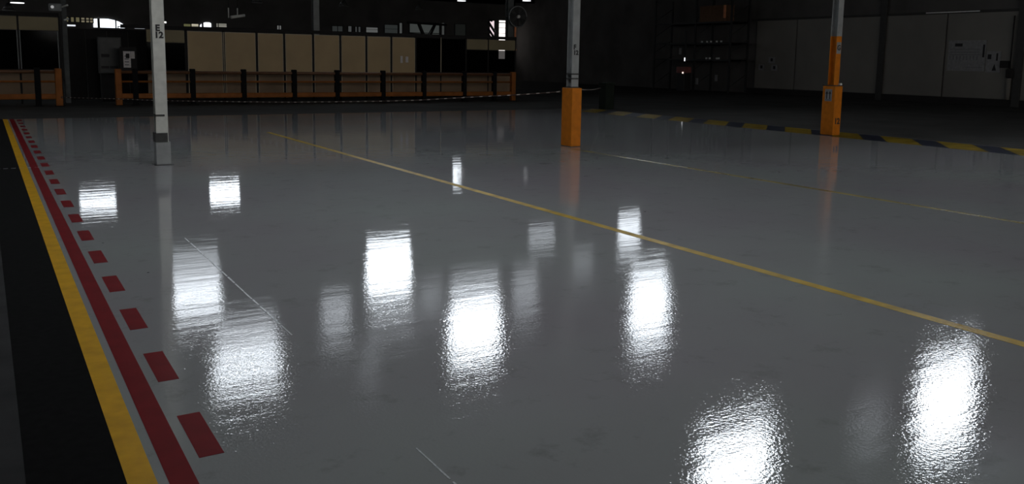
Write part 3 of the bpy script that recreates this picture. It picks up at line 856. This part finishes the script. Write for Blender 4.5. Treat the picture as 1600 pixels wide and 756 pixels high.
MB().tube([(XR - 0.16, CP[0], 0.32), (XR - 0.16, CP[0], CP[1])], 0.09, 10).build('trunking', M_wpanel, o)
MB().tube([(XR - 0.16, CP[0], CP[1]), (XR - 0.16, CP[0], CP[2])], 0.035, 8).build('pipe_run', M_joint, o)
MB().box(XR - 0.30, XR - 0.07, CP[0] - 0.18, CP[0] + 0.12, CP[3], CP[3] + 0.42, 0, 0.06).build('isolator', M_joint, o)
for (y_, z_, lb) in [(35.391, 1.936, 'upper sheet of the three on the far grey wall panel'), (36.134, 1.523, 'lower left sheet of the three on the far grey wall panel'), (35.168, 1.501, 'lower right sheet of the three on the far grey wall panel')]:
    o, ya, yb = board(y_ - 0.22, y_ + 0.22, z_ - 0.17, z_ + 0.17, 'notice', lb)
    mark(o, ya, yb, z_ - 0.17, z_ + 0.17, 0.35, 0.7, 0.3, 0.8)

# ------------------------------------------------------------------ pallet rack along the far part of the right wall
RX0, RX1 = 37.0, 38.4
RY = [36.788, 39.7, 43.407]
LV = [4.13, 2.92, 1.94]
o = thing('pallet_rack', (RX0, (RY[0] + RY[-1]) / 2, 0), 'tall dark storage rack along the far part of the right wall', 'rack')
for y in RY:
    for x in (RX0, RX1):
        box('upright', M_darksteel, o, x - 0.05, x + 0.05, y - 0.05, y + 0.05, 0.0, 5.6)
    for k in range(5):
        MB().tube([(RX0, y, 0.3 + k), (RX1, y, 1.1 + k)], 0.02, 5).build('brace', M_darksteel, o)
for z in LV:
    for a, b_ in zip(RY[:-1], RY[1:]):
        for x in (RX0, RX1):
            box('beam', M_darksteel, o, x - 0.03, x + 0.03, min(a, b_) + 0.05, max(a, b_) - 0.05, z - 0.10, z)
        box('deck', M_joint, o, RX0 + 0.03, RX1 - 0.03, min(a, b_) + 0.05, max(a, b_) - 0.05, z - 0.03, z)
box('lit_upright_top', M_copper, o, RX0 - 0.12, RX0 - 0.055, 37.2, 37.34, 4.312, 5.041)['label'] = 'lit top of an orange upright, built as a short plate'  # short orange plate stands in for the lit top of an upright
tg = box('paper_tag', M_paper_w, o, RX0 - 0.07, RX0 - 0.045, 39.236, 39.436, 0.419, 0.802)
tg = box('paper_tag', M_paper_w, o, RX0 - 0.07, RX0 - 0.045, 37.636, 37.836, 0.657, 1.031)
tg = box('paper_tag', M_paper_w, o, RX0 - 0.07, RX0 - 0.045, 40.821, 41.021, 2.213, 2.604)
def jar(y, z, label, r=0.06, h=0.13):
    j = thing('jar', (RX0 + 0.15, y, z), label, 'jar', 'pale jars on the rack shelves')
    MB().tube([(RX0 + 0.15, y, z), (RX0 + 0.15, y, z + h * 0.8)], r, 10).build('body', M_jar, j)
    MB().tube([(RX0 + 0.15, y, z + h * 0.8), (RX0 + 0.15, y, z + h)], r * 0.85, 10).build('lid', M_darksteel, j)
jar(39.274,  2.92, 'pale jar on the upper lit shelf of the far rack, first from the left')
jar(38.839,  2.92, 'pale jar on the upper lit shelf of the far rack, second from the left')
jar(38.517,  2.92, 'pale jar on the upper lit shelf of the far rack, third from the left')
jar(38.04,  2.92, 'pale jar on the upper lit shelf of the far rack, fourth from the left')
jar(37.674,  2.92, 'pale jar on the upper lit shelf of the far rack, fifth from the left')
jar(38.828,  1.94, 'pale jar on the lower lit shelf of the far rack, first from the left')
jar(38.558,  1.94, 'pale jar on the lower lit shelf of the far rack, second from the left')
jar(37.974,  1.94, 'pale jar on the lower lit shelf of the far rack, third from the left')
jar(37.817,  1.94, 'pale jar on the lower lit shelf of the far rack, fourth from the left')
o = thing('carton', (RX0 + 0.4, 38.372, 4.13), 'big brown carton on the top shelf of the far rack', 'carton')
MB().box(RX0 + 0.05, RX0 + 0.7, 37.286, 39.458, 4.13, 5.016, 0, 0.01).build('body', M_carton, o)
MB().box(RX0 + 0.03, RX0 + 0.72, 37.266, 39.478, 5.016, 5.066, 0, 0.01).build('lid', M_carton, o)
o = thing('small_machine', (RX0 + 0.3, 40.213, 0), 'small reddish machine with one lit lamp below the far rack shelves', 'machine')
MB().box(RX0 - 0.6, RX0 - 0.06, 39.863, 40.563, 0.0, 1.091, 0, 0.03).build('body', M_darksteel, o)
MB().box(RX0 - 0.62, RX0 - 0.06, 39.843, 40.583, 1.091, 1.46, 0, 0.03).build('hood', M_red_mach, o)
MB().box(RX0 - 0.645, RX0 - 0.62, 39.932, 40.032, 1.058, 1.155).build('lamp', glow('machine_lamp', (1.0, 0.85, 0.75), 1.2), o)
o = thing('indicator_light', (RX0 - 0.06, 40.479, 1.787), 'slim lit indicator on the left bay of the far rack', 'lamp')
box('lens', glow('indicator', (0.95, 0.97, 1.0), 1.3), o, RX0 - 0.09, RX0 - 0.05, 40.449, 40.509, 1.807, 2.02)
box('holder', M_darksteel, o, RX0 - 0.055, RX0 - 0.03, 40.419, 40.539, 1.709, 3.648)
